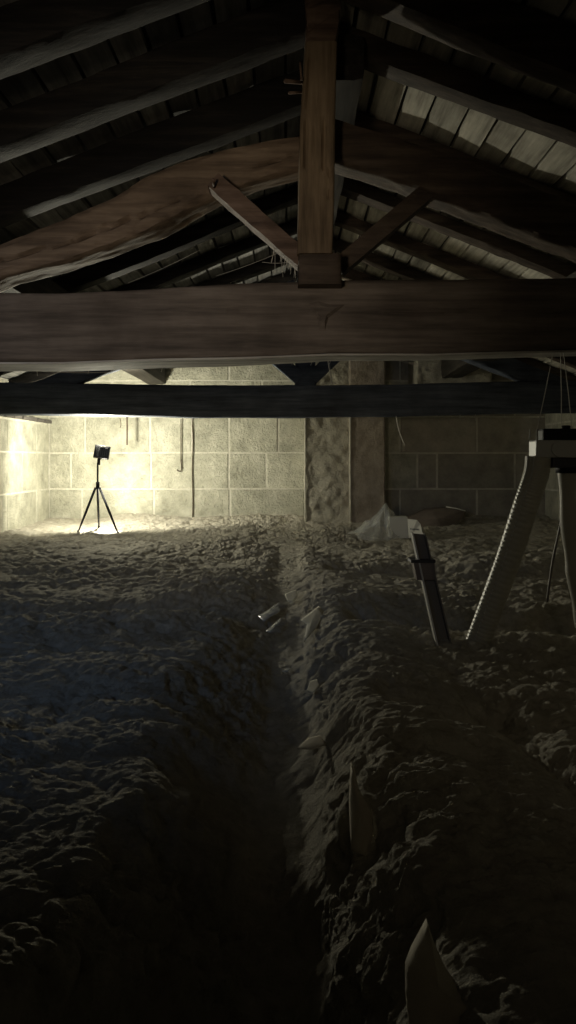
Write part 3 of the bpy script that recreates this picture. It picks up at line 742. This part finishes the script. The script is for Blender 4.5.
# ------------------------------------------------------------------ scraps along the trench
def on(px, py, up=0.0, off=0.0):      # where the ray through a pixel meets the wool, lifted a little -> (px, py, d)
    d = .5
    while d < 6.1:
        p = P(px, py, d)
        if p.z-up < H(p.x, p.y): return (px, py, d-.01+off)
        d += .012
    return (px, py, d)
def onp(pts, up=0.01, off=0.0):
    ds = [on(x, y, up)[2] for x, y in pts]; dm = sorted(ds)[len(ds)//2]
    return [(x, y, min(max(d, dm-.12), dm+.12)+off) for (x, y), d in zip(pts, ds)]
def planar(pts, d0, y0, dpy, dpx=0.0, x0=0.0):   # distance changes steadily with the pixel row
    return [(x, y, d0+(y-y0)*dpy+(x-x0)*dpx) for x, y in pts]
dA = on(306, 640, .02)[2]
polysheet('card_scrap', planar([(300.8, 619.8), (318.8, 605.8), (323.4, 615), (316, 628), (304, 641.7), (307, 624)], dA-.10, 640, -.011), M['card'],
      'beige notched card scrap leaning on the right side of the trench', 'card', .003, .004)
dB = on(291, 601, .02)[2]
polysheet('card_scrap', planar([(285, 594), (296, 589.5), (297, 596), (292, 602), (287, 600)], dB-.09, 601, -.013), M['card'],
      'small pale card scrap at the far end of the trench', 'card', .003)
dC = on(268, 620, .02)[2]
polysheet('plastic_scrap', planar([(258, 616), (279, 602.6), (279.7, 611), (264, 621)], dC-.06, 620, -.013), M['gloss'],
      'shiny plastic strip on the left edge of the trench, the upper of two', 'plastic', .002, .006)
for k in range(4):
    y = 606+k*3.2
    tube('glint_fold', [P(260+k*1.5, y+10-k*.6, dC-.07+.09), P(278.5, y-1.5+k*.9, dC-.06+.16)], .0011, M['white_plastic'], seg=5).parent = bpy.data.objects['plastic_scrap']
dD = on(272, 630, .02)[2]
polysheet('plastic_scrap', planar([(266, 631), (280.5, 618), (281.5, 621.5), (270, 632)], dD-.06, 631, -.013), M['gloss'],
      'thin shiny plastic strip on the trench edge, the lower of two', 'plastic', .002, .004)
dE = on(286, 670, .01)[2]
polysheet('plastic_scrap', planar([(282, 671), (287, 667.5), (290, 668.5), (288, 671)], dE-.04, 671, -.010), M['gloss'],
      'tiny glinting plastic chip lying in the dark trench', 'plastic', .002)
dF = on(315, 690, .02)[2]
polysheet('card_scrap', planar([(307, 690), (310, 681), (317, 679), (319, 685), (313, 693)], dF-.04, 690, -.008), M['card'],
      'small pale card scrap half buried midway down the right bank', 'card', .003)
dG = on(313, 745, .02)[2]
polysheet('paper_scrap', planar([(297, 748), (308, 738), (320, 735), (326, 744), (312, 749)], dG-.04, 748, -.005), M['paper'],
      'flat pale paper scrap in the trench bottom above the tall paper blade', 'paper', .002, .004)
dH = on(356, 850, .02)[2]
polysheet('paper_sheet', [(352, 762, dH+.06), (357, 788, dH+.03), (371, 812, dH), (373, 835, dH-.02), (366, 856, dH-.03), (352, 850, dH-.02), (350, 800, dH+.03)], M['paper'],
      'narrow pointed paper sheet standing on edge against the right bank', 'paper', .002, .012)
dI = on(430, 1020, .02)[2]
polysheet('paper_sheet', [(426, 918, dI+.06), (434, 942, dI+.05), (444, 965, dI+.03), (462, 991, dI+.01), (478, 1013, dI-.01), (475, 1034, dI-.02), (440, 1045, dI-.03), (410, 1040, dI-.03), (405, 990, dI), (405, 962, dI+.02), (411, 946, dI+.04)], M['paper'],
      'large pointed pale sheet standing up from the wool nearest the camera', 'paper', .002, .02)

# ------------------------------------------------------------------ wires and cobwebs
def wire(px0, py0, pts, d, r, label, nm='hanging_wire', m='rust'):
    o = tube(nm, smooth_path([P(px, py, d) for px, py in [(px0, py0)]+pts], 20), r, M[m], seg=6); o['label'] = label; o['category'] = 'wire'; return o
wire(192, 416, [(193, 440), (192.4, 470), (193, 500), (192.5, 524)], 6.187, .005, 'long dark cable running down the middle of the lit block wall', 'wall_cable')
wire(181, 419, [(181, 440), (181, 460), (181.5, 470), (178.5, 471), (177, 469.5)], 6.18, .0045, 'thin wire with a hooked end hanging just left of the wall cable')
wire(127, 416, [(127.2, 428), (127, 445)], 5.9, .007, 'short dark rod hanging above the glare right of the work light', 'hanging_rod')
wire(120, 418, [(121, 424), (120, 428)], 5.9, .003, 'very short thin wire hanging left of the dark rod')
wire(396, 416, [(399, 430), (403, 441), (405, 445)], 4.78, .003, 'pale curved string dangling from the far tie beam beside the chimney', 'hanging_string', 'cord')
wire(328, 361, [(330, 372), (332, 384)], 4.7, .005, 'pale stick leaning right of the far truss post', 'stick', 'cord')
W = []
def strand(a, b, d, sag=.01, r=.0007, n=6):
    A, B = P(a[0], a[1], d), P(b[0], b[1], d if len(b) < 3 else b[2])
    W.append(([A.lerp(B, k/n)+Vector((0, 0, -sag*math.sin(math.pi*k/n))) for k in range(n+1)], r))
rr = random.Random(3)
for k in range(16):                             # between the strut and the post foot
    x = rr.uniform(268, 297); y = 232+(x-268)*.93
    strand((x, y), (x+rr.uniform(-6, 3), y+rr.uniform(12, 24)), 2.2, rr.uniform(-.004, .006), .0006)
for a, b in (((216, 276), (285, 250)), ((262, 262), (290, 262)), ((128, 283), (200, 250)), ((275, 250), (275, 275)), ((281, 252), (283, 277))): strand(a, b, 2.35, .004, .0007)
for k in range(22):                             # fringe under the near tie beam
    x = rr.uniform(2, 570); y = 368-14*x/576; strand((x, y-2), (x+rr.uniform(-3, 3), y+rr.uniform(2, 9)), 2.36 if x < 300 else 2.30, .0, .0005, 3)
for k in range(18):
    x = rr.uniform(2, 570); y = 415.5; strand((x, y-1), (x+rr.uniform(-1, 1), y+rr.uniform(2, 6)), 4.84, 0, .0012, 3)
for a, b in (((15, 370), (60, 368)), ((36, 371), (110, 372)), ((388, 357), (425, 366)), ((396, 355), (440, 364)), ((404, 355), (436, 371)), ((392, 356), (418, 364))): strand(a, b, 2.42, .004, .0006)
wb = many_tubes('cobwebs', W, M['web'], kind='stuff'); wb['label'] = 'dusty cobweb threads hanging from the beams and post foot'; wb['category'] = 'cobweb'
